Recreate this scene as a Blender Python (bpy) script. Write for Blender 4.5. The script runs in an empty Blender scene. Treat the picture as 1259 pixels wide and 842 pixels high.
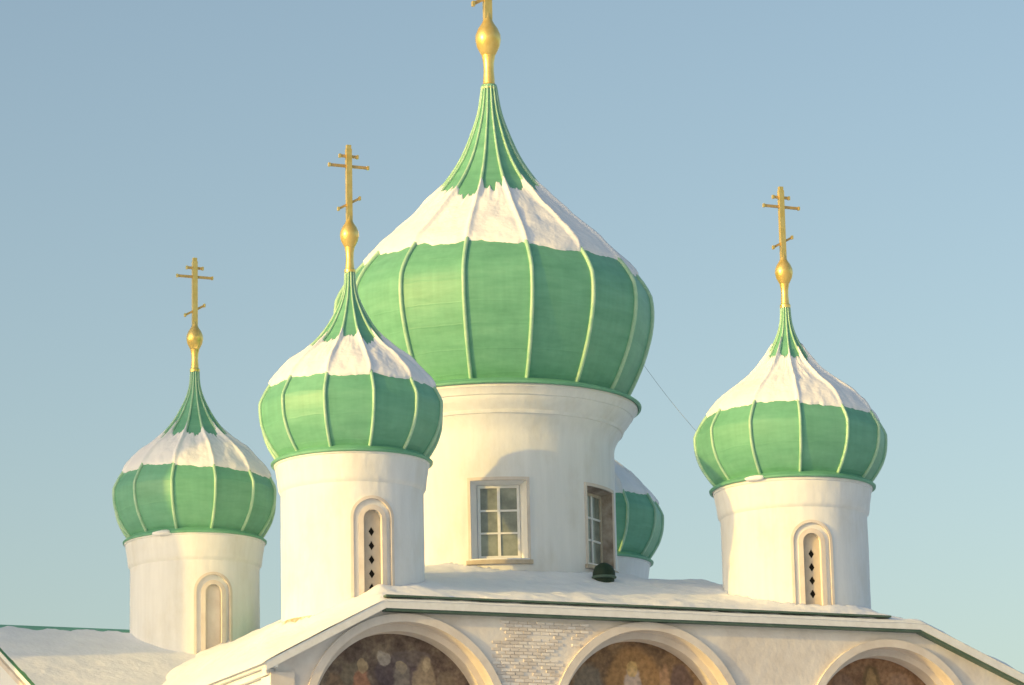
import bpy, bmesh, math, random
from mathutils import Matrix, Vector, noise
random.seed(7)
sc = bpy.context.scene
rad, sin, cos, pi = math.radians, math.sin, math.cos, math.pi

# ------------------------------------------------------------------ camera
TH = rad(23.147)                       # the viewer stands this far left of the front wall's normal
DIST, PITCH, YAW, ROLL = 110.333, 0.22538, 0.00930, -0.0215
cam_loc = Vector((-sin(TH) * DIST, -cos(TH) * DIST, 1.7))
F0 = TH + YAW
Fv = Vector((sin(F0) * cos(PITCH), cos(F0) * cos(PITCH), sin(PITCH)))
Rv = Vector((cos(F0), -sin(F0), 0)); Uv = Rv.cross(Fv)
R2 = cos(ROLL) * Rv + sin(ROLL) * Uv
U2 = -sin(ROLL) * Rv + cos(ROLL) * Uv
cd = bpy.data.cameras.new('camera'); cam = bpy.data.objects.new('camera', cd)
sc.collection.objects.link(cam)
cam.matrix_world = Matrix(((R2.x, U2.x, -Fv.x, cam_loc.x), (R2.y, U2.y, -Fv.y, cam_loc.y),
                           (R2.z, U2.z, -Fv.z, cam_loc.z), (0, 0, 0, 1)))
cd.sensor_width = 36; cd.lens = 4275.4 / 1259 * 36; cd.clip_start = 0.5; cd.clip_end = 6000
sc.camera = cam

# ------------------------------------------------------------------ light and sky
SUN_EL = rad(11.5)
SUN_OFF = rad(79)                    # left of the front wall's normal (-Y)
sdir = Vector((-sin(SUN_OFF) * cos(SUN_EL), -cos(SUN_OFF) * cos(SUN_EL), sin(SUN_EL)))
sd = bpy.data.lights.new('sun', 'SUN'); sd.energy = 2.15; sd.angle = rad(0.6); sd.color = (1.0, 0.63, 0.12)
sun = bpy.data.objects.new('sun', sd); sc.collection.objects.link(sun)
sun.rotation_euler = sdir.to_track_quat('Z', 'Y').to_euler()
sun.location = (-60, -20, 60)
w = bpy.data.worlds.new('World'); sc.world = w; w.use_nodes = True
nt = w.node_tree; nt.nodes.clear()
sky = nt.nodes.new('ShaderNodeTexSky'); sky.sky_type = 'NISHITA'; sky.sun_disc = False
sky.sun_elevation = SUN_EL
sky.sun_rotation = math.atan2(sdir.x, sdir.y)
sky.air_density = 1.0; sky.dust_density = 3.0; sky.ozone_density = 0.6; sky.altitude = 50
bg = nt.nodes.new('ShaderNodeBackground'); bg.inputs['Strength'].default_value = 0.15
wo = nt.nodes.new('ShaderNodeOutputWorld')
tint = nt.nodes.new('ShaderNodeVectorMath'); tint.operation = 'MULTIPLY'; tint.inputs[1].default_value = (1.02, 1.03, 1.0)
nt.links.new(sky.outputs[0], tint.inputs[0]); nt.links.new(tint.outputs[0], bg.inputs[0]); nt.links.new(bg.outputs[0], wo.inputs[0])
sc.view_settings.view_transform = 'Standard'; sc.view_settings.look = 'None'
sc.view_settings.exposure = 0.5; sc.view_settings.gamma = 1.0

# ------------------------------------------------------------------ materials
def new_mat(name):
    m = bpy.data.materials.new(name); m.use_nodes = True
    return m, m.node_tree, m.node_tree.nodes['Principled BSDF']
def N(t, kind, **kw):
    n = t.nodes.new(kind)
    for k, v in kw.items(): setattr(n, k, v)
    return n
def surf(name, cols, scale=2.0, rough=0.7, bump=0.1, bscale=12.0, bdist=0.02, metal=0.0, stretch=(1, 1, 1),
         fine=None, spec=0.3, detail=6, streak=0.0):
    """noise between colours (list of (pos, rgb)) plus fine relief"""
    m, t, b = new_mat(name)
    tc = N(t, 'ShaderNodeTexCoord'); mp = N(t, 'ShaderNodeMapping'); mp.inputs['Scale'].default_value = stretch
    oi = N(t, 'ShaderNodeObjectInfo'); ml = N(t, 'ShaderNodeMath', operation='MULTIPLY'); ml.inputs[1].default_value = 37.0
    t.links.new(oi.outputs['Random'], ml.inputs[0]); cb = N(t, 'ShaderNodeCombineXYZ')
    for k in range(3): t.links.new(ml.outputs[0], cb.inputs[k])
    t.links.new(cb.outputs[0], mp.inputs['Location'])
    t.links.new(tc.outputs['Object'], mp.inputs[0])
    n1 = N(t, 'ShaderNodeTexNoise'); n1.inputs['Scale'].default_value = scale; n1.inputs['Detail'].default_value = detail
    n1.inputs['Roughness'].default_value = 0.62
    t.links.new(mp.outputs[0], n1.inputs[0])
    r = N(t, 'ShaderNodeValToRGB'); el = r.color_ramp.elements
    while len(el) < len(cols): el.new(0.5)
    for e, (p, c) in zip(el, cols): e.position = p; e.color = (*c, 1)
    t.links.new(n1.outputs[0], r.inputs[0])
    base = r.outputs[0]
    if streak:
        m2 = N(t, 'ShaderNodeMapping'); m2.inputs['Scale'].default_value = (5.5, 5.5, 0.45)
        t.links.new(cb.outputs[0], m2.inputs['Location']); t.links.new(tc.outputs['Object'], m2.inputs[0])
        ns = N(t, 'ShaderNodeTexNoise'); ns.inputs['Scale'].default_value = 1.0; ns.inputs['Detail'].default_value = 5; t.links.new(m2.outputs[0], ns.inputs[0])
        rs = N(t, 'ShaderNodeMapRange'); rs.inputs['From Min'].default_value = 0.3; rs.inputs['From Max'].default_value = 0.7
        rs.inputs['To Min'].default_value = 1 - streak; rs.inputs['To Max'].default_value = 1 + streak * 0.35
        t.links.new(ns.outputs[0], rs.inputs['Value'])
        vm = N(t, 'ShaderNodeVectorMath', operation='SCALE'); t.links.new(base, vm.inputs[0]); t.links.new(rs.outputs[0], vm.inputs['Scale'])
        base = vm.outputs[0]
    t.links.new(base, b.inputs['Base Color'])
    n2 = N(t, 'ShaderNodeTexNoise'); n2.inputs['Scale'].default_value = bscale; n2.inputs['Detail'].default_value = 8
    t.links.new(mp.outputs[0], n2.inputs[0])
    bp = N(t, 'ShaderNodeBump'); bp.inputs['Strength'].default_value = bump; bp.inputs['Distance'].default_value = bdist
    t.links.new(n2.outputs[0], bp.inputs['Height']); t.links.new(bp.outputs[0], b.inputs['Normal'])
    b.inputs['Roughness'].default_value = rough; b.inputs['Metallic'].default_value = metal
    b.inputs['Specular IOR Level'].default_value = spec
    return m
PLASTER = surf('whitewashed plaster', [(0.25, (0.71, 0.71, 0.69)), (0.5, (0.79, 0.81, 0.83)), (0.8, (0.82, 0.84, 0.86))],
               scale=0.9, rough=0.9, bump=0.5, bscale=4.0, bdist=0.04, stretch=(1, 1, 0.55), streak=0.05)
PLASTER2 = surf('pinkish limewash', [(0.3, (0.62, 0.56, 0.51)), (0.7, (0.75, 0.70, 0.65))], scale=1.5, rough=0.9, bump=0.3, bscale=9, bdist=0.02)
WALL = surf('weathered front plaster', [(0.25, (0.62, 0.57, 0.53)), (0.5, (0.74, 0.70, 0.67)), (0.75, (0.80, 0.78, 0.75))],
            scale=0.8, rough=0.92, bump=0.5, bscale=4.0, bdist=0.04)
BRICK = [surf('limewashed brick %d' % i, [(0.3, c), (0.7, tuple(min(1, x * 1.15) for x in c))], scale=9, rough=0.92, bump=0.5, bscale=40, bdist=0.01)
         for i, c in enumerate([(0.72, 0.68, 0.64), (0.66, 0.61, 0.57), (0.75, 0.71, 0.68), (0.60, 0.55, 0.51)])]
SNOW = surf('snow', [(0.3, (0.78, 0.80, 0.85)), (0.7, (0.85, 0.87, 0.91))], scale=1.2, rough=0.8, bump=0.5, bscale=5.0, bdist=0.06)
GROUND = surf('trodden snow', [(0.3, (0.62, 0.66, 0.72)), (0.6, (0.78, 0.83, 0.90))], scale=0.15, rough=0.9, bump=0.4, bscale=1.0, bdist=0.1)
GREEN = surf('green painted sheet', [(0.3, (0.12, 0.355, 0.23)), (0.55, (0.155, 0.42, 0.28)), (0.8, (0.195, 0.47, 0.32))],
             scale=1.3, rough=0.48, bump=0.22, bscale=2.2, bdist=0.05, stretch=(0.5, 0.5, 2.2), spec=0.4, streak=0.08)
GREENRIB = surf('green seam paint', [(0.3, (0.28, 0.55, 0.36)), (0.7, (0.48, 0.68, 0.51))], scale=3, rough=0.4, bump=0.1, bscale=8, spec=0.5)
GREENDK = surf('dark green metal', [(0.3, (0.06, 0.115, 0.085)), (0.7, (0.11, 0.17, 0.14))], scale=3, rough=0.5, bump=0.1, bscale=8)
GOLD = surf('gilded metal', [(0.3, (0.82, 0.56, 0.14)), (0.7, (0.95, 0.72, 0.26))], scale=4, rough=0.28, bump=0.08, bscale=10, metal=0.65, spec=0.5)
VENTP = surf('soot-dark green paint', [(0.3, (0.010, 0.026, 0.015)), (0.7, (0.02, 0.045, 0.026))], scale=4, rough=0.6)
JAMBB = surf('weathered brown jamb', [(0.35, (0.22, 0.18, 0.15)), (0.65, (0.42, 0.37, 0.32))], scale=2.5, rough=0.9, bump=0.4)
GOLDSHADE = surf('shaded gilding', [(0.3, (0.50, 0.33, 0.12)), (0.7, (0.68, 0.48, 0.20))], scale=4, rough=0.5, bump=0.08, bscale=10, metal=0.4, spec=0.4)  # same gilding darkened: shade on the front-facing crossbars put into the colour
WHITEP = surf('white painted wood', [(0.3, (0.70, 0.71, 0.71)), (0.7, (0.80, 0.82, 0.83))], scale=4, rough=0.6, bump=0.1, bscale=20)
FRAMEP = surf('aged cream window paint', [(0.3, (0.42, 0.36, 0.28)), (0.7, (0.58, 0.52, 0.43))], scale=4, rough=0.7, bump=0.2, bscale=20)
GLASS = surf('window glass', [(0.35, (0.15, 0.17, 0.15)), (0.65, (0.30, 0.33, 0.28))], scale=1.5, rough=0.12, bump=0.03, bscale=2, spec=0.6)
DARK = surf('painted hollow shade', [(0.3, (0.02, 0.018, 0.015)), (0.7, (0.035, 0.03, 0.025))], scale=4, rough=0.95, bump=0.1)  # near-black colour stands in for the unlit depth behind the pierced holes
SCREEN = surf('tan pierced plaster', [(0.3, (0.52, 0.45, 0.37)), (0.7, (0.62, 0.55, 0.46))], scale=3, rough=0.9, bump=0.3, bscale=14)
def add_seams(m, period, amt):
    t = m.node_tree; b = t.nodes['Principled BSDF']; old = b.inputs['Normal'].links[0].from_node
    tc = N(t, 'ShaderNodeTexCoord'); sp = N(t, 'ShaderNodeSeparateXYZ'); t.links.new(tc.outputs['Object'], sp.inputs[0])
    nz = N(t, 'ShaderNodeTexNoise'); nz.inputs['Scale'].default_value = 0.7; t.links.new(tc.outputs['Object'], nz.inputs[0])
    ad = N(t, 'ShaderNodeMath', operation='MULTIPLY_ADD'); ad.inputs[1].default_value = 0.25
    t.links.new(nz.outputs[0], ad.inputs[0]); t.links.new(sp.outputs['Z'], ad.inputs[2])
    pp = N(t, 'ShaderNodeMath', operation='PINGPONG'); pp.inputs[1].default_value = period / 2; t.links.new(ad.outputs[0], pp.inputs[0])
    mr = N(t, 'ShaderNodeMapRange'); mr.inputs['From Max'].default_value = 0.035; mr.inputs['To Min'].default_value = 1; mr.inputs['To Max'].default_value = 0
    t.links.new(pp.outputs[0], mr.inputs['Value'])
    bp = N(t, 'ShaderNodeBump'); bp.inputs['Strength'].default_value = amt; bp.inputs['Distance'].default_value = 0.03
    t.links.new(mr.outputs[0], bp.inputs['Height']); t.links.new(old.outputs[0], bp.inputs['Normal']); t.links.new(bp.outputs[0], b.inputs['Normal'])
add_seams(GREEN, 0.72, 0.16)
STAIN = surf('crumbling plinth plaster', [(0.40, (0.48, 0.33, 0.21)), (0.58, (0.74, 0.69, 0.60))], scale=2.2, rough=0.95, bump=0.6, bscale=7, bdist=0.05)
WIRE = surf('grey cable', [(0.3, (0.2, 0.2, 0.2)), (0.7, (0.3, 0.3, 0.3))], scale=3)
BELLW = surf('bell tower plaster', [(0.3, (0.62, 0.58, 0.52)), (0.7, (0.78, 0.75, 0.7))], scale=1, rough=0.9)

def mural_mat(name, base, blobs, seed):
    """weathered fresco: soft figures painted flat on the plaster (object x,z in metres from the arch centre)"""
    m, t, b = new_mat(name)
    tc = N(t, 'ShaderNodeTexCoord')
    nz = N(t, 'ShaderNodeTexNoise'); nz.inputs['Scale'].default_value = 2.6; nz.inputs['Detail'].default_value = 5
    mp = N(t, 'ShaderNodeMapping'); mp.inputs['Location'].default_value = (seed, seed * 1.7, 0)
    t.links.new(tc.outputs['Object'], mp.inputs[0]); t.links.new(mp.outputs[0], nz.inputs[0])
    sub = N(t, 'ShaderNodeVectorMath', operation='SUBTRACT'); sub.inputs[1].default_value = (0.5, 0.5, 0.5)
    t.links.new(nz.outputs['Color'], sub.inputs[0])
    scl = N(t, 'ShaderNodeVectorMath', operation='SCALE'); scl.inputs['Scale'].default_value = 0.32
    t.links.new(sub.outputs[0], scl.inputs[0])
    add = N(t, 'ShaderNodeVectorMath', operation='ADD')
    t.links.new(tc.outputs['Object'], add.inputs[0]); t.links.new(scl.outputs[0], add.inputs[1])
    n2 = N(t, 'ShaderNodeTexNoise'); n2.inputs['Scale'].default_value = 1.3; n2.inputs['Detail'].default_value = 5; n2.inputs['Roughness'].default_value = 0.72
    t.links.new(mp.outputs[0], n2.inputs[0])
    r = N(t, 'ShaderNodeValToRGB'); el = r.color_ramp.elements
    while len(el) < len(base): el.new(0.5)
    for e, (p, c) in zip(el, base): e.position = p; e.color = (*c, 1)
    t.links.new(n2.outputs[0], r.inputs[0])
    cur = r.outputs[0]
    for (cx, cz, rx, rz, col, amt) in blobs:
        mm = N(t, 'ShaderNodeMapping'); mm.inputs['Location'].default_value = (-cx / rx, 0, -cz / rz); mm.inputs['Scale'].default_value = (1 / rx, 0, 1 / rz)
        t.links.new(add.outputs[0], mm.inputs[0])
        ln = N(t, 'ShaderNodeVectorMath', operation='LENGTH'); t.links.new(mm.outputs[0], ln.inputs[0])
        mr = N(t, 'ShaderNodeMapRange'); mr.interpolation_type = 'SMOOTHSTEP'
        mr.inputs['From Min'].default_value = 1.12; mr.inputs['From Max'].default_value = 0.85
        mr.inputs['To Min'].default_value = 0; mr.inputs['To Max'].default_value = amt
        t.links.new(ln.outputs['Value'], mr.inputs['Value'])
        mx = N(t, 'ShaderNodeMix', data_type='RGBA'); mx.inputs['B'].default_value = (*col, 1)
        ins = {s.identifier: s for s in mx.inputs}; outs = {s.identifier: s for s in mx.outputs}
        ins['B_Color'].default_value = (*col, 1)
        t.links.new(mr.outputs[0], ins['Factor_Float']); t.links.new(cur, ins['A_Color'])
        cur = outs['Result_Color']
    # flaking
    n3 = N(t, 'ShaderNodeTexNoise'); n3.inputs['Scale'].default_value = 7; n3.inputs['Detail'].default_value = 8
    t.links.new(mp.outputs[0], n3.inputs[0])
    r3 = N(t, 'ShaderNodeValToRGB'); r3.color_ramp.elements[0].position = 0.35; r3.color_ramp.elements[0].color = (1.0, 0.97, 0.94, 1)
    r3.color_ramp.elements[1].position = 0.65; r3.color_ramp.elements[1].color = (1.85, 1.78, 1.7, 1)
    t.links.new(n3.outputs[0], r3.inputs[0])
    mu = N(t, 'ShaderNodeMix', data_type='RGBA', blend_type='MULTIPLY')
    ins = {s.identifier: s for s in mu.inputs}; outs = {s.identifier: s for s in mu.outputs}
    ins['Factor_Float'].default_value = 0.7
    t.links.new(cur, ins['A_Color']); t.links.new(r3.outputs[0], ins['B_Color'])
    t.links.new(outs['Result_Color'], b.inputs['Base Color'])
    bp = N(t, 'ShaderNodeBump'); bp.inputs['Strength'].default_value = 0.3; bp.inputs['Distance'].default_value = 0.02
    t.links.new(n3.outputs[0], bp.inputs['Height']); t.links.new(bp.outputs[0], b.inputs['Normal'])
    b.inputs['Roughness'].default_value = 0.85
    return m

# ------------------------------------------------------------------ helpers
COL = sc.collection
def link(name, me, mat=None, parent=None, loc=(0, 0, 0), rz=0.0, label=None, kind=None):
    o = bpy.data.objects.new(name, me); COL.objects.link(o)
    o.location = loc; o.rotation_euler = (0, 0, rz)
    if parent: o.parent = parent
    if mat and not me.materials: me.materials.append(mat)
    if label: o['label'] = label
    if kind: o['kind'] = kind
    return o
def mesh(name, verts, faces, smooth=False, fix=True, angle=None):
    me = bpy.data.meshes.new(name); me.from_pydata([tuple(v) for v in verts], [], faces)
    if fix:
        bm = bmesh.new(); bm.from_mesh(me); bmesh.ops.recalc_face_normals(bm, faces=bm.faces); bm.to_mesh(me); bm.free()
    me.update()
    if smooth:
        me.polygons.foreach_set('use_smooth', [True] * len(me.polygons))
        if angle: me.set_sharp_from_angle(angle=rad(angle))
    return me
class MB:
    """collects simple solids into one mesh"""
    def __init__(s): s.v = []; s.f = []
    def add(s, vs, fs):
        o = len(s.v); s.v += [tuple(v) for v in vs]; s.f += [tuple(i + o for i in f) for f in fs]; return s
    def box(s, x0, x1, y0, y1, z0, z1):
        return s.add([(x0, y0, z0), (x1, y0, z0), (x1, y1, z0), (x0, y1, z0), (x0, y0, z1), (x1, y0, z1), (x1, y1, z1), (x0, y1, z1)],
                     [(0, 3, 2, 1), (4, 5, 6, 7), (0, 1, 5, 4), (1, 2, 6, 5), (2, 3, 7, 6), (3, 0, 4, 7)])
    def hexa(s, a, b):
        """two quads of four points each, joined"""
        return s.add(list(a) + list(b), [(0, 3, 2, 1), (4, 5, 6, 7), (0, 1, 5, 4), (1, 2, 6, 5), (2, 3, 7, 6), (3, 0, 4, 7)])
    def build(s, name, smooth=False, angle=None): return mesh(name, s.v, s.f, smooth, True, angle)
def lathe(prof, n=96, a0=0, a1=2 * pi):
    """prof: (r, z) list from bottom to top, closed round"""
    vs, fs = [], []
    for (r, z) in prof:
        for k in range(n): a = 2 * pi * k / n; vs.append((r * cos(a), r * sin(a), z))
    for i in range(len(prof) - 1):
        for k in range(n):
            k2 = (k + 1) % n
            fs.append((i * n + k, i * n + k2, (i + 1) * n + k2, (i + 1) * n + k))
    return vs, fs
def lathe_mesh(name, prof, n=96, smooth=True, angle=35, closed=False):
    vs, fs = lathe(prof, n)
    if closed:
        m = len(prof)
        for k in range(n):
            k2 = (k + 1) % n
            fs.append(((m - 1) * n + k, (m - 1) * n + k2, k2, k))
    return mesh(name, vs, fs, smooth, True, angle)
def pchip(pts):
    """monotone interpolation of (z, r) points sorted by z -> function"""
    pts = sorted(pts); x = [p[0] for p in pts]; y = [p[1] for p in pts]; n = len(x)
    h = [x[i + 1] - x[i] for i in range(n - 1)]; d = [(y[i + 1] - y[i]) / h[i] for i in range(n - 1)]
    m = [d[0]] + [0] * (n - 2) + [d[-1]]
    for i in range(1, n - 1):
        if d[i - 1] * d[i] > 0:
            w1, w2 = 2 * h[i] + h[i - 1], h[i] + 2 * h[i - 1]
            m[i] = (w1 + w2) / (w1 / d[i - 1] + w2 / d[i])
    def f(t):
        t = min(max(t, x[0]), x[-1]); i = 0
        while i < n - 2 and t > x[i + 1]: i += 1
        s = (t - x[i]) / h[i]
        return ((1 + 2 * s) * (1 - s) ** 2 * y[i] + s * (1 - s) ** 2 * h[i] * m[i] + s * s * (3 - 2 * s) * y[i + 1] + s * s * (s - 1) * h[i] * m[i + 1])
    return f
def fbm(x, y, z, o=4):
    s, a = 0, 1
    for i in range(o):
        s += a * noise.noise(Vector((x, y, z))); a *= 0.5; x *= 2.1; y *= 2.1; z *= 2.1
    return s

# ------------------------------------------------------------------ the ground
g = mesh('ground', [(-3000, -3000, 0), (3000, -3000, 0), (3000, 3000, 0), (-3000, 3000, 0)], [(0, 1, 2, 3)])
link('ground', g, GROUND, kind='structure')

# ------------------------------------------------------------------ the church
church = bpy.data.objects.new('church', None); COL.objects.link(church)
church['label'] = 'whitewashed five-domed church with ribbed green onion domes, gilded crosses and snowy roof'
church['category'] = 'church'

XL, XR, YF, YB = -11.1, 13.3, -11.0, 11.0
EAVE = [(-11.45, 14.62), (-7.87, 16.5), (9.34, 16.54), (13.65, 14.72)]
def eave(x):
    for (x0, z0), (x1, z1) in zip(EAVE, EAVE[1:]):
        if x <= x1: return z0 + (z1 - z0) * (x - x0) / (x1 - x0)
    return EAVE[-1][1]
ARCHES = [(-7.18, 13.12, 2.88), (0.38, 13.17, 2.88), (8.40, 13.14, 2.70)]
SILL = 8.5
def arch_pts(R, n=40):
    """outline of an opening from lower left over the top to lower right, relative to the arch centre"""
    pts = [(-R, SILL - 13.15)]
    pts += [(-R * cos(pi * k / n), R * sin(pi * k / n)) for k in range(n + 1)]
    pts.append((R, SILL - 13.15))
    return pts
def front_wall():
    mb = MB()
    xs = {XL, XR, -7.87, 9.34}
    for cx, cz, R in ARCHES:
        for k in range(41): xs.add(round(cx - R * cos(pi * k / 40), 4))
    xs = sorted(xs)
    def quad(x0, x1, b0, b1, t0, t1):
        mb.add([(x0, YF, b0), (x1, YF, b1), (x1, YF, t1), (x0, YF, t0)], [(0, 1, 2, 3)])
    for x0, x1 in zip(xs, xs[1:]):
        xm = (x0 + x1) / 2; hit = None
        for cx, cz, R in ARCHES:
            if abs(xm - cx) < R: hit = (cx, cz, R)
        if hit:
            cx, cz, R = hit
            h = lambda x: cz + math.sqrt(max(0, R * R - (x - cx) ** 2))
            quad(x0, x1, h(x0), h(x1), eave(x0), eave(x1)); quad(x0, x1, 0, 0, SILL, SILL)
        else: quad(x0, x1, 0, 0, eave(x0), eave(x1))
    # left, back and right walls
    mb.add([(XL, YF, 0), (XL, YB, 0), (XL, YB, 14.7), (XL, YF, 14.7)], [(0, 1, 2, 3)])
    mb.add([(XR, YF, 0), (XR, YB, 0), (XR, YB, 14.8), (XR, YF, 14.8)], [(0, 1, 2, 3)])
    pr = [(XL, eave(XL)), (-7.87, 16.5), (9.34, 16.54), (XR, eave(XR))]
    mb.add([(XL, YB, 0), (XR, YB, 0)] + [(x, YB, z) for x, z in reversed(pr)], [tuple(range(6))])
    return mesh('wall', mb.v, mb.f, False, False)
wall = link('wall', front_wall(), WALL, church)
for xl in (XL,):
    pass

# lunettes: stepped recess, archivolt, painted field
MUR = [
    mural_mat('fresco with many figures', [(0.3, (0.05, 0.035, 0.035)), (0.5, (0.13, 0.10, 0.085)), (0.72, (0.24, 0.20, 0.15))],
              [(-1.2, 1.1, 0.5, 0.75, (0.20, 0.17, 0.12), 0.6), (-0.95, 1.0, 0.28, 0.7, (0.34, 0.16, 0.10), 0.75), (-0.95, 1.75, 0.17, 0.2, (0.36, 0.28, 0.18), 0.8),
               (0.1, 1.55, 0.7, 0.5, (0.075, 0.06, 0.075), 0.8), (-0.25, 1.95, 0.2, 0.22, (0.36, 0.33, 0.30), 0.7), (-1.75, 0.9, 0.3, 0.6, (0.22, 0.15, 0.10), 0.7), (0.55, 2.0, 0.6, 0.25, (0.13, 0.11, 0.11), 0.7), (0.25, 1.75, 0.17, 0.18, (0.33, 0.27, 0.18), 0.8), (0.25, 1.2, 0.3, 0.7, (0.20, 0.18, 0.16), 0.7),
               (0.95, 1.2, 0.35, 0.8, (0.30, 0.24, 0.17), 0.7), (1.0, 1.8, 0.15, 0.18, (0.34, 0.28, 0.2), 0.8), (1.6, 1.1, 0.3, 0.6, (0.16, 0.13, 0.10), 0.7)], 3.1),
    mural_mat('fresco with a pale central figure', [(0.3, (0.09, 0.06, 0.045)), (0.5, (0.20, 0.13, 0.075)), (0.72, (0.30, 0.22, 0.14))],
              [(-1.5, 1.1, 0.5, 0.9, (0.17, 0.16, 0.14), 0.7), (0.0, 1.4, 0.95, 1.1, (0.33, 0.19, 0.08), 0.7), (-0.05, 1.1, 0.33, 0.85, (0.42, 0.34, 0.30), 0.85),
               (-0.05, 1.9, 0.2, 0.22, (0.48, 0.33, 0.14), 0.8), (1.0, 1.2, 0.22, 0.8, (0.36, 0.22, 0.13), 0.75), (1.55, 1.2, 0.4, 0.9, (0.11, 0.075, 0.075), 0.8),
               (1.25, 0.9, 0.18, 0.5, (0.40, 0.30, 0.22), 0.7)], 8.3),
    mural_mat('fresco on red ground', [(0.3, (0.10, 0.055, 0.035)), (0.5, (0.21, 0.125, 0.075)), (0.72, (0.30, 0.20, 0.13))],
              [(-0.1, 1.55, 0.34, 0.75, (0.13, 0.09, 0.045), 0.8), (-0.1, 1.5, 0.22, 0.65, (0.30, 0.20, 0.10), 0.8), (-1.1, 1.4, 0.4, 0.6, (0.20, 0.13, 0.10), 0.6),
               (0.9, 1.4, 0.45, 0.7, (0.25, 0.17, 0.13), 0.6), (-0.2, 0.95, 1.6, 0.3, (0.33, 0.07, 0.045), 0.7)], 14.9)]
def ring_solid(R0, R1, y0, y1, n=40):
    """arched band between two outlines, y0 (front) to y1"""
    a, b = arch_pts(R0, n), arch_pts(R1, n); mb = MB(); m = len(a)
    vs = [(x, y0, z) for x, z in a] + [(x, y0, z) for x, z in b] + [(x, y1, z) for x, z in a] + [(x, y1, z) for x, z in b]
    fs = []
    for i in range(m - 1):
        fs += [(i, i + 1, m + i + 1, m + i), (2 * m + i, 3 * m + i, 3 * m + i + 1, 2 * m + i + 1),
               (i, 2 * m + i, 2 * m + i + 1, i + 1), (m + i, m + i + 1, 3 * m + i + 1, 3 * m + i)]
    fs += [(0, m, 3 * m, 2 * m), (m - 1, 3 * m - 1, 4 * m - 1, 2 * m - 1)]
    return mesh('band', vs, fs, True, True, 30)
LBL = ['dark fresco crowded with figures under the arch nearest the left corner', 'brown fresco with a pale upright figure under the middle arch',
       'reddish brown fresco under the arch nearest the right slope']
for i, (cx, cz, R) in enumerate(ARCHES):
    Ri = R - 0.2
    fld = arch_pts(Ri + 0.01, 40)
    me = mesh('fresco', [(x, 0, z) for x, z in fld], [tuple(range(len(fld)))])
    fr = link('fresco', me, MUR[i], church, (cx, YF + 0.95, cz), label=LBL[i])
    link('reveal', ring_solid(R - 0.004, R + 0.1, 0.003, 0.40), PLASTER2, church, (cx, YF, cz))
    link('inner_order', ring_solid(Ri, R + 0.1, 0.40, 0.98), PLASTER2, church, (cx, YF, cz))
    link('archivolt', ring_solid(R - 0.002, R + 0.23, -0.12, 0.03), PLASTER2, church, (cx, YF, cz))

# bricks of the spandrels, limewashed, each a piece of the wall
def brick_mesh(i):
    r = random.Random(50 + i); L, H, Dp = 0.262, 0.084, 0.03
    j = lambda s=0.006: r.uniform(-s, s)
    x0, x1, z0, z1 = -L / 2, L / 2, -H / 2, H / 2
    fr = [(x0 + .008 + j(), -Dp + j(.003), z0 + .006 + j(.003)), (x1 - .008 + j(), -Dp + j(.003), z0 + .006 + j(.003)),
          (x1 - .008 + j(), -Dp + j(.003), z1 - .006 + j(.003)), (x0 + .008 + j(), -Dp + j(.003), z1 - .006 + j(.003))]
    bk = [(x0, 0.02, z0), (x1, 0.02, z0), (x1, 0.02, z1), (x0, 0.02, z1)]
    me = MB().hexa(fr, bk).build('brick'); me.materials.append(BRICK[i % len(BRICK)]); return me
BM = [brick_mesh(i) for i in range(12)]
nb = 0; zc = 16.12; row = 0
while zc > 14.0 and nb < 298:
    x = -4.4 + (0.14 if row % 2 else 0)
    while x < 4.9:
        ok = all(math.hypot(x - cx, max(0, zc - cz)) > R + 0.38 for cx, cz, R in ARCHES)
        dens = (fbm(x * 0.9, zc * 0.9, 2.5, 3) + 0.55 - 0.5 * max(0, abs(x + 3.35) - 0.75) - (0.5 if x > -1.3 else 0)) > 0 and x < -0.6
        if ok and dens and nb < 298 and random.random() < 0.93:
            o = link('brick', random.choice(BM), None, wall, (x + random.uniform(-.006, .006), YF + random.uniform(-0.006, 0.012), zc + random.uniform(-.004, .004)))
            nb += 1
        x += 0.278
    zc -= 0.098; row += 1

# left wall: corner pilaster, pilasters and a string course under the eave
for y0 in (-11.12, -4.6, 3.6):
    link('pilaster', MB().box(XL - 0.16, XL + 0.02, y0, y0 + 0.75, 0, 14.35).build('pilaster'), PLASTER, church)
link('corner_pilaster', MB().box(XL - 0.14, XL + 0.55, YF - 0.13, YF + 0.02, 0, 14.45).build('pilaster'), PLASTER2, church)
link('left_cornice', MB().box(XL - 0.22, XL + 0.02, YF, YB, 14.38, 14.55).build('cornice'), PLASTER, church)
link('left_wall_face', MB().box(XL - 0.05, XL - 0.002, YF + 0.01, YB, 0, 14.37).build('face'), PLASTER, church)

# eaves of the front: snow-topped fascia, green drip edge, thin green ridge strip
def strip(path, y0, y1, dz0, dz1):
    mb = MB()
    for (x0, z0), (x1, z1) in zip(path, path[1:]):
        mb.hexa([(x0, y0, z0 + dz0), (x0, y1, z0 + dz0), (x0, y1, z0 + dz1), (x0, y0, z0 + dz1)],
                [(x1, y0, z1 + dz0), (x1, y1, z1 + dz0), (x1, y1, z1 + dz1), (x1, y0, z1 + dz1)])
    return mb
link('fascia', strip(EAVE, YF - 0.34, YF + 0.05, -0.17, 0.09).build('fascia'), WHITEP, church)
link('drip_edge', strip(EAVE[1:], YF - 0.30, YF + 0.05, -0.235, -0.173).build('drip'), GREENDK, church)
link('roof_edge_strip', strip([(-7.87, 16.5), (8.35, 16.54)], YF - 0.33, YF - 0.10, 0.16, 0.215).build('edge'), GREENDK, church)
link('side_fascia', MB().box(-11.47, -11.1, -11.33, 11.35, 14.56, 14.70).build('fascia'), WHITEP, church)

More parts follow.
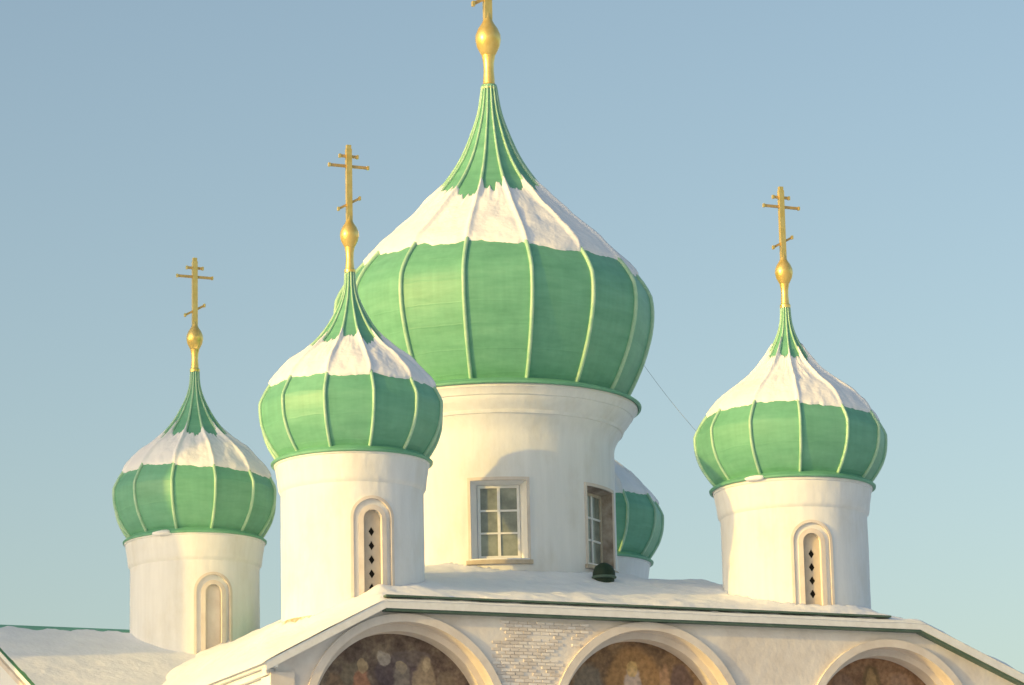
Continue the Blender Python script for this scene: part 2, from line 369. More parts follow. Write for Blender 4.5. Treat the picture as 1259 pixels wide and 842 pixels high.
# roof: green sheet below, snow above with bare patches
def roof_z(x, y):
    z = min(16.5 + 0.285 * (y + 11.35), 16.5 + 0.285 * (11.35 - y), 14.68 + 0.78 * (x + 11.5), 16.36 + 0.48 * (x + 9.26), 14.75 + 0.95 * (13.7 - x), 18.9)
    for c in (14.66 + 0.525 * (x + 11.5), 14.72 + 0.425 * (13.7 - x)):
        z = min(z, c + 0.1 * (y + 11.35), c + 0.1 * (11.35 - y))
    return z
PATCH = [(-5.6, 4.6, 1.3, 1.7), (-4.6, 3.4, 1.3, 1.5), (-5.0, -10.6, 0.7, 0.35), (3.4, -4.9, 0.8, 0.5)]
def snow_t(x, y):
    t = 0.14 + 0.08 * fbm(x * 0.45, y * 0.45, 3.0) + 0.045 * fbm(x * 1.6, y * 1.6, 7)
    e = min(x + 11.5, 13.7 - x, y + 11.35, 11.35 - y)
    t *= min(1, 0.35 + e * 3.0) if e < 0.3 else 1
    for px, py, rx, ry in PATCH:
        d = math.hypot((x - px) / rx, (y - py) / ry) + 0.35 * fbm(x * 1.3, y * 1.3, 11)
        if d < 1.15: t = min(t, 0.13 * (d - 0.85) / 0.3)
    # drifts banked against the drums
    for (dx, dy), r in DRUMS:
        d = math.hypot(x - dx, y - dy) - r
        if 0 < d < 1.2 and t > 0.05: t += 0.14 * (1 - d / 1.2) ** 2
    return max(t, -0.06)
A = 7.3287
BIG = (0.41, -0.18)
DRUMS = [((-A, -A), 2.1), ((A, -A), 2.27), ((-A, A), 2.14), ((A - .37, A + .16), 2.14), (BIG, 3.9)]
def field(fn, x0, x1, y0, y1, st):
    nx, ny = int(round((x1 - x0) / st)), int(round((y1 - y0) / st)); vs, fs = [], []
    for j in range(ny + 1):
        for i in range(nx + 1):
            x, y = x0 + (x1 - x0) * i / nx, y0 + (y1 - y0) * j / ny; vs.append((x, y, fn(x, y)))
    for j in range(ny):
        for i in range(nx):
            a = j * (nx + 1) + i; fs.append((a, a + 1, a + nx + 2, a + nx + 1))
    return vs, fs
vs, fs = field(roof_z, -11.38, 13.55, -11.3, 11.3, 0.35)
roof = link('roof', mesh('roof', vs, fs, False, False), GREEN, church)
vs, fs = field(lambda x, y: roof_z(x, y) + snow_t(x, y), -11.58, 13.7, -11.36, 11.36, 0.12)
link('snow_blanket', mesh('snow', vs, fs, True, False), SNOW, roof)

# ------------------------------------------------------------------ drums
def arch_d(u, z, hw, top, bot):
    """signed distance-like test: >0 inside an arched panel"""
    sp = top - hw
    if z < bot: return z - bot
    if z <= sp: return hw - abs(u)
    return hw - math.hypot(u, z - sp)
def arch_band(rad0, hw0, hw1, top1, bot, d0, d1, n=18):
    """arched moulding bent round a drum; hw0 inner half width, hw1 outer, proud from d0 to d1"""
    sp = top1 - hw1
    def outline(hw): return [(-hw, bot)] + [(-hw * cos(pi * k / n), sp + hw * sin(pi * k / n)) for k in range(n + 1)] + [(hw, bot)]
    a, b = outline(hw0), outline(hw1); m = len(a)
    def bend(u, z, d): r = rad0 + d; q = u / rad0; return (r * sin(q), -r * cos(q), z)
    vs = [bend(u, z, d1) for u, z in a] + [bend(u, z, d1) for u, z in b] + [bend(u, z, d0) for u, z in a] + [bend(u, z, d0) for u, z in b]
    # vertical runs are straight so two points are enough
    fs = []
    for i in range(m - 1):
        fs += [(i, i + 1, m + i + 1, m + i), (i, 2 * m + i, 2 * m + i + 1, i + 1), (m + i, m + i + 1, 3 * m + i + 1, 3 * m + i)]
    fs += [(0, m, 3 * m, 2 * m), (m - 1, 3 * m - 1, 4 * m - 1, 2 * m - 1)]
    return mesh('moulding', vs, fs, True, True, 30)
def screen_mesh(radius, hw, top, bot, zs, thick=0.05):
    """tan screen of an arched slot, pierced by diamond holes at heights zs"""
    vs, fs = [], []
    dh, dw = 0.14, 0.09
    def P(u, z, y=0): return (u, -radius - y, z)
    cells = []
    zs = sorted(zs); edges = [bot]
    for a, b in zip(zs, zs[1:]): edges.append((a + b) / 2)
    edges.append(zs[-1] + (zs[-1] - zs[-2]) / 2 if len(zs) > 1 else top)
    mb = MB()
    for k, zc in enumerate(zs):
        z0, z1 = edges[k], edges[k + 1]
        o = [(-hw, z0), (0, z0), (hw, z0), (hw, zc), (hw, z1), (0, z1), (-hw, z1), (-hw, zc)]
        i = [(0, zc - dh), (dw, zc), (0, zc + dh), (-dw, zc)]
        v = [P(*p) for p in o] + [P(*p) for p in i] + [P(p[0], p[1], -thick) for p in i]
        mb.add(v, [(0, 1, 8, 11, 7), (1, 2, 3, 9, 8), (3, 4, 5, 10, 9), (5, 6, 7, 11, 10),
                   (8, 9, 13, 12), (9, 10, 14, 13), (10, 11, 15, 14), (11, 8, 12, 15)])
    z1 = edges[-1] if zs else bot
    sp = top - hw
    pts = [(-hw, z1), (hw, z1)] + [(hw * cos(pi * k / 14), max(z1, sp + hw * sin(pi * k / 14))) for k in range(15)]
    mb.add([P(*p) for p in pts], [tuple(range(len(pts)))])
    return mesh('screen', mb.v, mb.f, False, True)
def small_drum(pos, r, ztop, zbase, az, holes, label, dz=0.0):
    """plaster drum with coved top; a double-arched slot window faces az (0 = front)"""
    rt = r * 1.075
    prof = pchip([(zbase, r * 1.0), (ztop - 0.98, r), (ztop - 0.95, r * 1.0), (ztop - 0.86, r * 1.03), (ztop - 0.55, r * 1.05), (ztop - 0.15, rt), (ztop, rt)])
    ZT, ZB = ztop - 1.40, ztop - 4.5
    na, zs = 300, []
    z = zbase
    while z < ztop: zs.append(z); z += 0.05 if z > zbase + 0.4 else 0.2
    zs.append(ztop)
    vs, fs = [], []
    # finer angular steps around the slot
    angs = [-pi + 2 * pi * k / 90 for k in range(90) if abs(-pi + 2 * pi * k / 90) > 0.40]
    angs = sorted(angs + [-0.40 + 0.8 * k / 64 for k in range(65)])
    n = len(angs)
    for z in zs:
        for a in angs:
            u = a * r
            rr = prof(z) + 0.012 * fbm(sin(a) * r * 1.2 + pos[0], cos(a) * r * 1.2, z * 0.7, 3)
            if arch_d(u, z, 0.60, ZT, ZB) > 0: rr -= 0.035
            if arch_d(u, z, 0.27, ZT - 0.36, ZB) > 0: rr -= 0.36
            vs.append((rr * sin(a), -rr * cos(a), z))
    for i in range(len(zs) - 1):
        for k in range(n):
            k2 = (k + 1) % n; fs.append((i * n + k, i * n + k2, (i + 1) * n + k2, (i + 1) * n + k))
    d = link('drum', mesh('drum', vs, fs, True, False, 30), PLASTER, church, (pos[0], pos[1], 0), az, label)
    link('outer_arch_moulding', arch_band(r, 0.56, 0.645, ZT + 0.045, ZB, -0.04, 0.06), PLASTER2, d)
    link('inner_arch_moulding', arch_band(r, 0.27, 0.41, ZT - 0.22, ZB, -0.04, 0.045), PLASTER2, d)
    zt = ZT - 0.36
    hz = [zt - 0.62 - 0.41 * k for k in range(holes)] if holes else [ZB - 1.0, ZB - 0.5]
    link('pierced_screen' if holes else 'blind_panel', screen_mesh(r - 0.13 if holes else r - 0.10, 0.265, zt, ZB, hz) if holes else
         mesh('panel', [(-0.265, -r + 0.10, ZB), (0.265, -r + 0.10, ZB)] + [(0.265 * cos(pi * k / 14), -r + 0.10, zt - 0.265 + 0.265 * sin(pi * k / 14)) for k in range(15)], [tuple(range(17))]), SCREEN if holes else PLASTER2, d)
    if holes:
        link('slot_back', MB().box(-0.262, 0.262, -r + 0.22, -r + 0.24, ZB, zt - 0.02).build('back'), DARK, d)
    link('cornice_ring', lathe_mesh('ring', [(rt - 0.05, ztop - 0.16), (rt + 0.035, ztop - 0.13), (rt + 0.05, ztop - 0.02), (rt - 0.05, ztop)], 96), PLASTER, d)
    return d
LB_D = {'mid': 'sunlit drum at the front left with a tall slot of five diamond holes', 'right': 'drum at the front right with a slot of four diamond holes',
        'left': 'short drum at the far left with a blind arched panel', 'hid': 'drum at the back mostly hidden behind the large central drum'}
small_drum((-A, -A), 2.1, 21.24, 15.2, rad(-5), 5, LB_D['mid'])
small_drum((A, -A), 2.27, 21.24, 15.2, rad(-15), 4, LB_D['right'])
small_drum((-A, A), 2.14, 21.30, 15.2, rad(-2), 0, LB_D['left'])
small_drum((A - .37, A + .16), 2.14, 21.25, 15.2, rad(-8), 4, LB_D['hid'])

link('plinth', lathe_mesh('plinth', [(2.09, 15.2), (2.145, 16.0), (2.14, 16.42), (2.09, 16.5)], 96), STAIN, church, (-A, -A, 0))
# central drum with six splayed windows
BR = 3.80
WZ0, WZ1, WHW = 19.22, 21.74, 0.87
AZW = [rad(-23.1 + 0.3 + 60 * k) for k in range(6)]
def big_drum():
    prof = pchip([(16.5, BR + .02), (23.2, BR), (23.35, BR + 0.02), (23.9, BR + 0.3), (24.3, BR + 0.58), (24.62, BR + 0.66)])
    ha = math.asin(WHW / BR)
    angs = set()
    for k in range(6):
        c = 2 * pi * k / 6
        for j in range(13): angs.add(round(c - ha + 2 * ha * j / 12, 5))
        rest = 2 * pi / 6 - 2 * ha
        for j in range(1, 16): angs.add(round(c + ha + rest * j / 16, 5))
    angs = sorted(angs); n = len(angs)
    zs = [16.5, 17.6, 18.5, WZ0, 19.8, 20.5, 21.2, WZ1, 22.4, 22.8, 23.1] + [23.2 + 1.42 * k / 14 for k in range(15)]
    vs, fs = [], []
    for z in zs:
        for a in angs:
            r = prof(z) + 0.014 * fbm(sin(a) * 4, cos(a) * 4, z * 0.7, 3) * (0 if z in (WZ0, WZ1) else 1)
            vs.append((r * sin(a), -r * cos(a), z))
    inwin = lambda a: abs((a + pi / 6) % (pi / 3) - pi / 6) < ha - 1e-4
    for i in range(len(zs) - 1):
        for k in range(n):
            k2 = (k + 1) % n; am = angs[k] + (((angs[k2] - angs[k]) % (2 * pi)) / 2)
            if WZ0 - 1e-4 <= zs[i] < WZ1 - 1e-4 and inwin(am): continue
            fs.append((i * n + k, i * n + k2, (i + 1) * n + k2, (i + 1) * n + k))
    return mesh('central_drum', vs, fs, True, False, 35)
drum = link('central_drum', big_drum(), PLASTER, church, (BIG[0], BIG[1], 0), AZW[0], 'wide central drum with tall multi-pane windows')
link('cornice_ring', lathe_mesh('ring', [(BR + .5, 24.30), (BR + .64, 24.36), (BR + .72, 24.52), (BR + .80, 24.58), (BR + .80, 24.66), (BR + .5, 24.68)], 128), PLASTER, drum)
link('string_course', lathe_mesh('ring', [(BR + .2, 23.80), (BR + .30, 23.83), (BR + .34, 23.92), (BR + .25, 23.95)], 128), PLASTER, drum)

def window_parts(k):
    a = AZW[k] ; IW, IZ0, IZ1, RI = 0.66, WZ0 + 0.10, WZ1 - 0.10, BR - 0.42
    lab = {0: 'window facing the viewer, white glazing bars, right jamb catching the sun', 1: 'narrow looking window at the right side of the central drum'}.get(k)
    # local frame: -Y is outward, x to the right; origin on the drum axis
    mb = MB()
    o = [(-WHW, WZ0), (WHW, WZ0), (WHW, WZ1), (-WHW, WZ1)]; i_ = [(-IW, IZ0), (IW, IZ0), (IW, IZ1), (-IW, IZ1)]
    ry = math.sqrt(BR ** 2 - WHW ** 2)
    vs = [(x, -ry - 0.006, z) for x, z in o] + [(x, -RI, z) for x, z in i_]
    fs = [(0, 1, 5, 4), (1, 2, 6, 5), (2, 3, 7, 6), (3, 0, 4, 7)]
    # head and sill follow the curve of the drum: fill the sliver
    nn = 10
    for z in (WZ0, WZ1):
        base = len(vs)
        for j in range(nn + 1):
            x = -WHW + 2 * WHW * j / nn; vs.append((x, -math.sqrt(BR ** 2 - x * x), z))
        fs.append(tuple(range(base, base + nn + 1)))
    loc = (BIG[0], BIG[1], 0)
    wn = link('window', mesh('jambs', vs, fs, False, False), JAMBB if k == 1 else PLASTER, church, loc, a, lab)
    # frame
    f = MB(); t = 0.09; y0, y1 = -RI - 0.05, -RI + 0.04
    f.box(-IW, -IW + t, y0, y1, IZ0, IZ1).box(IW - t, IW, y0, y1, IZ0, IZ1).box(-IW + t, IW - t, y0, y1, IZ0, IZ0 + t).box(-IW + t, IW - t, y0, y1, IZ1 - t, IZ1)
    link('frame', f.build('frame'), FRAMEP if k == 1 else WHITEP, wn)
    link('muntin', MB().box(-0.045, 0.045, y0 + 0.004, y1, IZ0 + t, IZ1 - t).build('muntin'), WHITEP, wn)
    W2 = IW - t
    for q in (1, 2):
        zq = IZ0 + t + (IZ1 - IZ0 - 2 * t) * q / 3
        link('muntin', MB().box(-W2, -0.045, y0 + 0.006, y1, zq - 0.03, zq + 0.03).box(0.045, W2, y0 + 0.006, y1, zq - 0.03, zq + 0.03).build('muntin'), WHITEP, wn)
    hz = (IZ1 - IZ0 - 2 * t) / 3
    for q in range(3):
        for s in (-1, 1):
            x0, x1 = (-W2, -0.045) if s < 0 else (0.045, W2)
            z0 = IZ0 + t + hz * q
            me = MB().box(x0, x1, -RI - 0.008, -RI + 0.008, z0 + 0.03 * (q > 0), z0 + hz - 0.03 * (q < 2)).build('pane')
            link('pane', me, GLASS, wn)
    # surround on the wall: left and right strips, head, sill
    s = MB()
    def bend(u, d, z): q = u / BR; return ((BR + d) * sin(q), -(BR + d) * cos(q), z)
    ua = BR * math.asin(WHW / BR)
    def plate(u0, u1, z0, z1, d, mb, n=8):
        for j in range(n):
            a0, a1 = u0 + (u1 - u0) * j / n, u0 + (u1 - u0) * (j + 1) / n
            mb.hexa([bend(a0, -0.03, z0), bend(a1, -0.03, z0), bend(a1, d, z0), bend(a0, d, z0)], [bend(a0, -0.03, z1), bend(a1, -0.03, z1), bend(a1, d, z1), bend(a0, d, z1)])
    plate(-ua - 0.09, -ua, WZ0, WZ1 + 0.1, 0.05, s, 2); plate(ua, ua + 0.09, WZ0, WZ1 + 0.1, 0.05, s, 2); plate(-ua, ua, WZ1, WZ1 + 0.1, 0.05, s)
    link('surround', s.build('surround'), PLASTER2, wn)
    s = MB(); plate(-ua - 0.14, ua + 0.14, WZ0 - 0.13, WZ0 - 0.003, 0.13, s, 10)
    link('sill', s.build('sill'), FRAMEP, wn)
    s = MB(); plate(-ua - 0.05, ua + 0.05, WZ0 + 0.002, WZ0 + 0.05, 0.07, s, 10)
    link('sill_snow', s.build('snow'), SNOW, wn)
for k in range(6): window_parts(k)

# ------------------------------------------------------------------ onion domes
SM = [(27.03, .13), (26.6, .155), (26.26, .225), (25.61, .50), (25.04, .86), (24.61, 1.27), (24.17, 1.82), (23.63, 2.31), (23.2, 2.58), (22.81, 2.733), (22.4, 2.71), (21.96, 2.60), (21.5, 2.36), (21.2, 2.14)]
BG = [(35.69, .225), (34.87, .35), (33.98, .63), (33.17, .98), (32.48, 1.42), (31.76, 2.04), (31.15, 2.66), (30.54, 3.38), (30.18, 3.82), (29.66, 4.36), (28.95, 4.96), (28.3, 5.27), (27.8, 5.31), (27.3, 5.27), (26.44, 5.06), (25.25, 4.55), (24.75, 4.25)]
def from_outline(prof, eps):
    """outline seen from eps below the horizontal -> profile of the surface of revolution"""
    f = pchip([(z, r) for z, r in prof]); z0, z1 = prof[-1][0], prof[0][0]; out = []
    for k in range(121):
        z = z0 + (z1 - z0) * k / 120; X = f(z); h = 0.02
        d = (f(min(z1, z + h)) - f(max(z0, z - h))) / (min(z1, z + h) - max(z0, z - h))   # dX/dz
        dT = d / cos(eps)
        y = X * dT * sin(eps)                       # nearer (-) where the surface leans back
        y = max(-2.2 * X, min(2.2 * X, y))
        out.append(((z * cos(eps) + y * sin(eps)) / cos(eps), math.sqrt(X * X + y * y)))
    out = sorted(out); keep = [out[0]]
    if keep[0][0] > z0 + 0.02: keep.insert(0, (z0, keep[0][1] - (keep[0][0] - z0) * 0.75))
    for p in out[1:]:
        if p[0] - keep[-1][0] > 0.03: keep.append(p)
    return keep[::-1]
def dome(pos, prof, n, az, zl, zh, label, krad=1.0, kz=None, dz=0.0, ribr=0.06, seed=1, skirt=None, lowtilt=0.0, eps=rad(12.3)):
    """ribbed onion dome: panels between ribs, snow on the shoulders. az: direction of one rib (0 = front, + right)"""
    prof = from_outline(prof, eps)
    pf0 = pchip([(z + dz, r) for z, r in prof])
    zt, zb = prof[0][0] + dz, prof[-1][0] + dz
    kf = lambda z: krad + (1 - krad) * min(1, max(0, (z - (zt - 3)) / 2.0))
    pf = lambda z: pf0(z) * kf(z)
    zs = [zb + (zt - zb) * k / 46 for k in range(47)]
    # body: inner liner, skirt ring and the neck collar
    sr = pf(zb)
    if skirt is None: skirt = (sr + 0.16, 0.20)
    R_, h_ = skirt
    body = [(R_ - 0.08, zb - 0.10), (R_, zb - 0.08), (R_ + 0.01, zb - 0.03), (R_ - 0.06, zb + 0.02), (sr * 0.99, zb + h_)]
    body += [(pf(z) * 0.955 - 0.01, z) for z in zs[2:]] + [(pf(zt) + 0.03, zt - 0.04), (pf(zt) + 0.03, zt + 0.05), (0.02, zt + 0.06)]
    d = link('onion_dome', lathe_mesh('dome', body, 96), GREEN, church, (pos[0], pos[1], 0), 0, label)
    half = pi / n
    def rpoly(a, z):
        """radius at angle a (from a rib direction)"""
        q = (a % (2 * half)) - half
        flat = cos(half) / cos(q)
        return pf(z) * (flat * 0.84 + 0.16 * (1 + 0.004 * (1 - (q / half) ** 2)))
    vs, fs = [], []; m = 7
    for z in zs:
        for j in range(m):
            a = 2 * half * j / (m - 1); r = rpoly(min(a, 2 * half - 1e-6), z)
            vs.append((r * sin(a), -r * cos(a), z))
    for i in range(len(zs) - 1):
        for j in range(m - 1): fs.append((i * m + j, i * m + j + 1, (i + 1) * m + j + 1, (i + 1) * m + j))
    pm = mesh('panel', vs, fs, True, False)
    # rib: a small half-round seam following the profile
    vs, fs = [], []; q = 6
    for i, z in enumerate(zs):
        z0, z1 = zs[max(0, i - 1)], zs[min(len(zs) - 1, i + 1)]
        t = Vector((pf(z1) - pf(z0), z1 - z0)).normalized(); nrm = Vector((t.y, -t.x))
        rr = ribr * min(1.0, 0.38 + 0.62 * pf(z) / (0.5 * pf(zb)))
        c = Vector((pf(z), z)) + nrm * rr * 0.35
        for k in range(q):
            a = 2 * pi * k / q; off = nrm * (rr * 1.15 * cos(a)); s = rr * sin(a)
            p = c + off; vs.append((s, -p.x, p.y))
    for i in range(len(zs) - 1):
        for k in range(q): k2 = (k + 1) % q; fs.append((i * q + k, i * q + k2, (i + 1) * q + k2, (i + 1) * q + k))
    rm = mesh('rib', vs, fs, True, True)
    for k in range(n):
        link('panel', pm, GREEN, d, rz=az + 2 * half * k)
        link('rib', rm, GREENRIB, d, rz=az + 2 * half * k)
    # snow shell
    rnd = random.Random(seed); offs = [rnd.uniform(-1, 1) for _ in range(n)]; offh = [rnd.uniform(-1, 1) for _ in range(n)]
    na = n * 28; ms = 26; vs, fs = [], []; size = pf(zb) / 4.1
    for j in range(na):
        a = 2 * pi * j / na; g = int(((a) % (2 * pi)) / (2 * half)) % n; q = ((a % (2 * half)) - half) / half
        aw = a + az                                            # world azimuth, 0 = front
        lo = zl + 0.15 * size * offs[g] + 0.12 * size * fbm(cos(a) * 3, sin(a) * 3, seed, 4) + 0.07 * size * fbm(cos(a) * 14, sin(a) * 14, seed, 3) + lowtilt * sin(aw + TH) - 0.05 * size * (1 - q * q)
        hi = zh + 0.22 * size * offh[g] + 0.34 * size * fbm(cos(a) * 2.5, sin(a) * 2.5, seed + 5, 3) + 0.30 * size * fbm(cos(a) * 15, sin(a) * 15, seed + 9, 4) - 0.22 * size * (1 - q * q) + 0.15 * size + 0.75 * size * (0.6 + 0.4 * offs[g]) * math.exp(-((1 - abs(q)) / 0.13) ** 2)
        for i in range(ms + 1):
            s = i / ms; z = lo + (hi - lo) * s
            th = (0.085 + 0.055 * fbm(cos(a) * 5, sin(a) * 5, z * 1.7 + seed, 5)) * min(1.0, 0.5 + 0.5 * size)
            th *= min(1.0, (s * 9) ** 0.6, ((1 - s) * 3.2) ** 0.8) if 0 < s < 1 else 0
            th += ribr * 1.25 * math.exp(-(((1 - abs(q)) * half * pf(z)) / (ribr * 1.1)) ** 2)
            th -= (0.03 + ribr) * (s in (0, 1))
            z0, z1 = z - 0.05, z + 0.05
            t = Vector((pf(z1) - pf(z0), z1 - z0)).normalized()
            r = rpoly(a, z) + th * t.y + 0.004; zz = z - th * t.x
            vs.append((r * sin(a), -r * cos(a), zz))
    for j in range(na):
        for i in range(ms):
            j2 = (j + 1) % na; fs.append((j * (ms + 1) + i, j2 * (ms + 1) + i, j2 * (ms + 1) + i + 1, j * (ms + 1) + i + 1))
    link('snow_cover', mesh('snow', vs, fs, True, False), SNOW, d, rz=az)
    return zt
def cross(pos, z, k, label):
    """gilded eight-pointed cross on a ball and sleeve; z = top of the green neck, k = size"""
    P = lambda a: [(r * k, z + h * k) for r, h in a]
    shaft = MB()
    s = 0.086 * k
    shaft.box(-s, s, -s * 0.8, s * 0.8, z + 1.3 * k, z + 3.78 * k)
    c = link('cross', shaft.build('shaft'), GOLD, church, (pos[0], pos[1], 0), 0, label)
    link('sleeve', lathe_mesh('sleeve', P([(.165, -.06), (.17, .03), (.135, .07), (.115, .35), (.12, .55), (.14, .66), (.15, .72)]), 24), GOLD, c)
    link('ball', lathe_mesh('ball', P([(.13, .70), (.17, .76), (.25, .92), (.285, 1.08), (.275, 1.20), (.22, 1.34), (.14, 1.46), (.09, 1.58), (.075, 1.7), (.02, 1.72)]), 32), GOLD, c)
    b = 0.042 * k; yb = 0.03 * k
    def bar(hw, h, tilt):
        me = MB().hexa([(-hw * k, -yb, z + (h - tilt) * k - b), (-hw * k, yb, z + (h - tilt) * k - b), (-hw * k, yb, z + (h - tilt) * k + b), (-hw * k, -yb, z + (h - tilt) * k + b)],
                       [(hw * k, -yb, z + (h + tilt) * k - b), (hw * k, yb, z + (h + tilt) * k - b), (hw * k, yb, z + (h + tilt) * k + b), (hw * k, -yb, z + (h + tilt) * k + b)]).build('bar')
        link('crossbar', me, GOLDSHADE, c)
        for sgn in (-1, 1):
            x, zz = sgn * hw * k, z + (h + sgn * tilt) * k
            e = 0.03 * k
            link('tip', MB().box(x - e, x + e, -e * 1.5, e * 1.5, zz - e * 1.9, zz + e * 1.9).build('tip'), GOLD, c)
    bar(0.28, 3.55, 0.0); bar(0.62, 3.24, 0.0); bar(0.34, 2.08, 0.19)
    x = 0.058 * k
    link('tip', MB().box(-x * 1.2, x * 1.2, -x, x, z + 3.76 * k, z + 3.9 * k).build('tip'), GOLD, c)

CAMAZ = -23.15
BG = [(z, r * (1 - 0.032 * min(1, r / 4))) for z, r in BG]
zt = dome(BIG, BG, 15, rad(CAMAZ - 10.5), 29.3, 31.75, 'largest central green onion dome rising behind the others', ribr=0.068, seed=4, skirt=(4.72, 0.25), lowtilt=-0.25, eps=rad(13.8))
cross(BIG, zt, 1.5, 'largest gilded cross on the central dome, its top above the picture')
for key, pos, ph, kr, dzz, lab, clab, sd in [
        ('mid', (-A, -A), -14, 1.0, 0.05, 'green onion dome at front left overlapping the central dome', 'gilded cross on the front left dome', 21),
        ('right', (A, -A), 1, 1.085, 0.08, 'green onion dome standing apart at the right', 'gilded cross on the right dome', 33),
        ('left', (-A, A), -11, 1.0, 0.10, 'smallest-looking green onion dome at the far left', 'gilded cross on the far left dome', 47),
        ('hid', (A - .37, A + .16), 2, 1.02, 0.05, 'green onion dome half hidden behind the central drum', 'gilded cross behind the central dome', 59)]:
    zt = dome(pos, SM, 12, rad(CAMAZ + ph), 23.4, 25.4 if key == 'right' else 24.8, lab, krad=kr, dz=dzz, ribr=0.05, seed=sd, skirt=(2.38 * kr, 0.16), lowtilt=-0.12)
    cross(pos, zt, 1.0, clab)

def clump(pos, radius, az, z, w, h, seed):
    vs, fs = [], []; nu, nv = 18, 8
    for j in range(nv + 1):
        t = pi * j / nv
        for i in range(nu):
            u = 2 * pi * i / nu
            k = 1 + 0.25 * fbm(cos(u) * 1.3 + seed, sin(u) * 1.3, t, 3)
            vs.append((w * k * sin(t) * cos(u), 0.13 * k * sin(t) * sin(u), h * k * cos(t)))
    for j in range(nv):
        for i in range(nu):
            i2 = (i + 1) % nu; fs.append((j * nu + i, j * nu + i2, (j + 1) * nu + i2, (j + 1) * nu + i))
    link('snow_or_glint_clump', mesh('clump', vs, fs, True), SNOW, church, (pos[0] + radius * sin(az), pos[1] - radius * cos(az), z), az)
clump((-A, A), 2.36, rad(CAMAZ - 22), 21.24, 0.34, 0.09, 1.0)
clump((A, -A), 2.55, rad(CAMAZ - 32), 21.22, 0.34, 0.08, 4.0)  # white lump modelled in place of a sunlit highlight on the right dome's skirt

# ------------------------------------------------------------------ roof vent, cable
vent = link('roof_vent', lathe_mesh('vent', [(0.30, 17.6), (0.32, 18.75), (0.36, 18.8), (0.35, 18.98), (0.27, 19.15), (0.12, 19.25), (0.01, 19.27)], 28), VENTP, None, (2.1, -4.5, -0.12))
vent['label'] = 'small dark green round-topped vent on the snowy roof below the right window'; vent['category'] = 'roof vent'
link('cap', lathe_mesh('cap', [(0.33, 18.76), (0.385, 18.78), (0.39, 18.82), (0.34, 18.86)], 28), GREENDK, vent)

def cable(p, q, sag, r, name, label):
    p, q = Vector(p), Vector(q); n = 24; vs, fs = [], []
    for i in range(n + 1):
        s = i / n; c = p.lerp(q, s); c.z -= sag * 4 * s * (1 - s)
        for k in range(5): a = 2 * pi * k / 5; vs.append((c.x, c.y + r * cos(a), c.z + r * sin(a)))
    for i in range(n):
        for k in range(5): k2 = (k + 1) % 5; fs.append((i * 5 + k, i * 5 + k2, i * 5 + 5 + k2, i * 5 + 5 + k))
    o = link(name, mesh(name, vs, fs, True), WIRE); o['label'] = label; o['category'] = 'cable'
cable((4.75, -2.1, 26.3), (5.3, -6.5, 22.3), 0.15, 0.007, 'cable', 'thin grey cable hanging between the central dome and the right dome')

# ------------------------------------------------------------------ gabled porch at the left
porch = bpy.data.objects.new('gabled_porch', None); COL.objects.link(porch); porch.location = (-14.05, 8.5, 0)
porch['label'] = 'sunlit gabled porch with snowy roof at the left edge, joined to the church'; porch['category'] = 'porch'
PZ, PS, PH = 18.45, 0.42, 8.6
mb = MB()
e = PZ - PS * PH - 0.1
mb.add([(0, -PH + .3, 0), (0, PH - .3, 0), (0, PH - .3, e), (0, 0, PZ - 0.12), (0, -PH + .3, e)], [(0, 1, 2, 3, 4)])
mb.add([(0, -PH + .3, 0), (3.1, -PH + .3, 0), (3.1, -PH + .3, e), (0, -PH + .3, e)], [(0, 1, 2, 3)])
mb.add([(0, PH - .3, 0), (3.1, PH - .3, 0), (3.1, PH - .3, e), (0, PH - .3, e)], [(0, 1, 2, 3)])
link('wall', mesh('wall', mb.v, mb.f, False, False), PLASTER, porch)
def gable_band(x0, x1, dz0, dz1):
    m = MB()
    for s in (-1, 1):
        ya, za, yb, zb = s * PH, PZ - PS * PH, 0, PZ
        m.hexa([(x0, ya, za + dz0), (x1, ya, za + dz0), (x1, ya, za + dz1), (x0, ya, za + dz1)], [(x0, yb, zb + dz0), (x1, yb, zb + dz0), (x1, yb, zb + dz1), (x0, yb, zb + dz1)])
    return m.build('band')
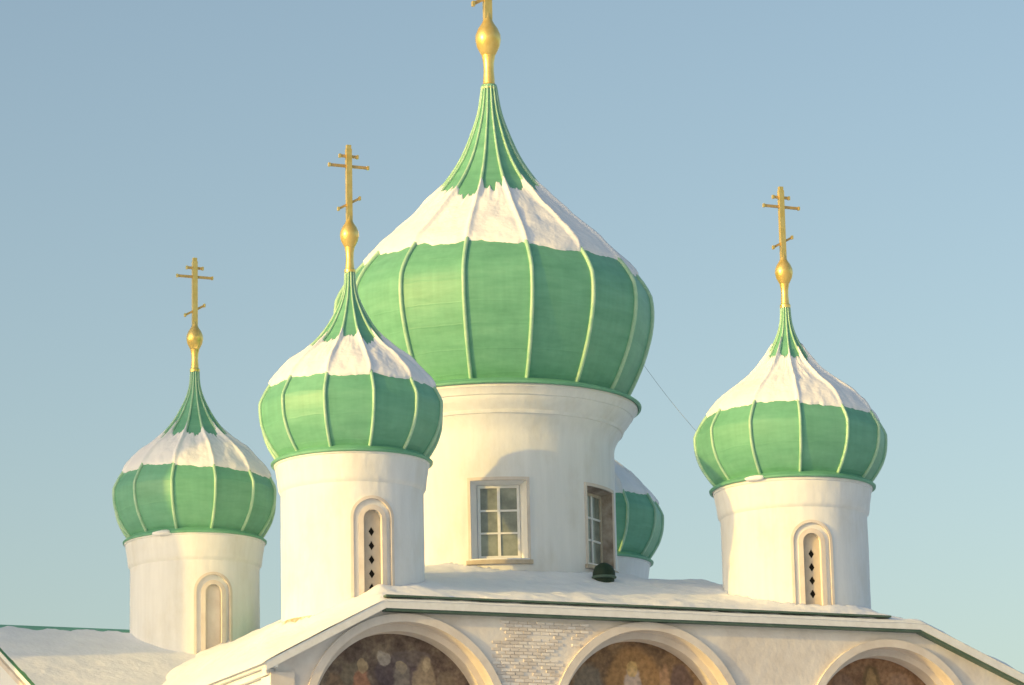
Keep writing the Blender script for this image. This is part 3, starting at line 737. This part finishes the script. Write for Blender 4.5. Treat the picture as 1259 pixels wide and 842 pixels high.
link('gable_cornice', gable_band(-0.28, 0.0, -0.30, -0.14), PLASTER, porch)
link('gable_moulding', gable_band(-0.14, 0.0, -0.72, -0.55), PLASTER2, porch)
def prf(x, y): return PZ - PS * abs(y)
X1 = 7.2
vs, fs = field(prf, -0.42, X1, -PH, PH, 0.43)
pr = link('roof', mesh('roof', vs, fs, False, False), GREEN, porch)
def psn(x, y):
    t = 0.15 + 0.05 * fbm(x * .6, y * .6, 21) + 0.02 * fbm(x * 2, y * 2, 22)
    d = abs(y) - 0.55 + 0.45 * fbm(x * 0.9, y * 0.9, 31)
    if d < 0.4: t = min(t, -0.05 + 0.2 * d / 0.4)
    return prf(x, y) + max(t, -0.06)
vs, fs = field(psn, -0.44, X1, -PH, PH, 0.16)
link('snow_blanket', mesh('snow', vs, fs, True, False), SNOW, pr)

# ------------------------------------------------------------------ bell tower standing left of the picture (its shade falls on the far left dome)
bt = bpy.data.objects.new('bell_tower', None); COL.objects.link(bt)
bt['label'] = 'whitewashed bell tower with green hipped roof standing off to the left'; bt['category'] = 'bell tower'
CR, CU = -cos(rad(57.35)), -sin(rad(57.35))
rgt, back = Vector((cos(TH), -sin(TH))), Vector((-sin(TH), -cos(TH)))
sh = Vector((sdir.x, sdir.y)).normalized(); perp = Vector((sh.y, -sh.x))
if perp.dot(rgt) > 0: perp = -perp
lp = Vector((-A, A))
bp_ = lp + sh * 28 + perp * 1.2
bt.location = (bp_.x, bp_.y, 0); bt.rotation_euler = (0, 0, math.atan2(sh.y, sh.x))
mb = MB(); mb.box(-2.9, 2.9, -2.9, 2.9, 0, 34)
link('wall', mb.build('wall'), BELLW, bt)
link('roof', MB().add([(-3.2, -3.2, 34), (3.2, -3.2, 34), (3.2, 3.2, 34), (-3.2, 3.2, 34), (0, 0, 42)], [(0, 1, 4), (1, 2, 4), (2, 3, 4), (3, 0, 4), (3, 2, 1, 0)]).build('roof'), GREEN, bt)
for z in (10, 20, 33.6): link('cornice', MB().box(-3.12, 3.12, -3.12, 3.12, z, z + 0.35).build('cornice'), BELLW, bt)
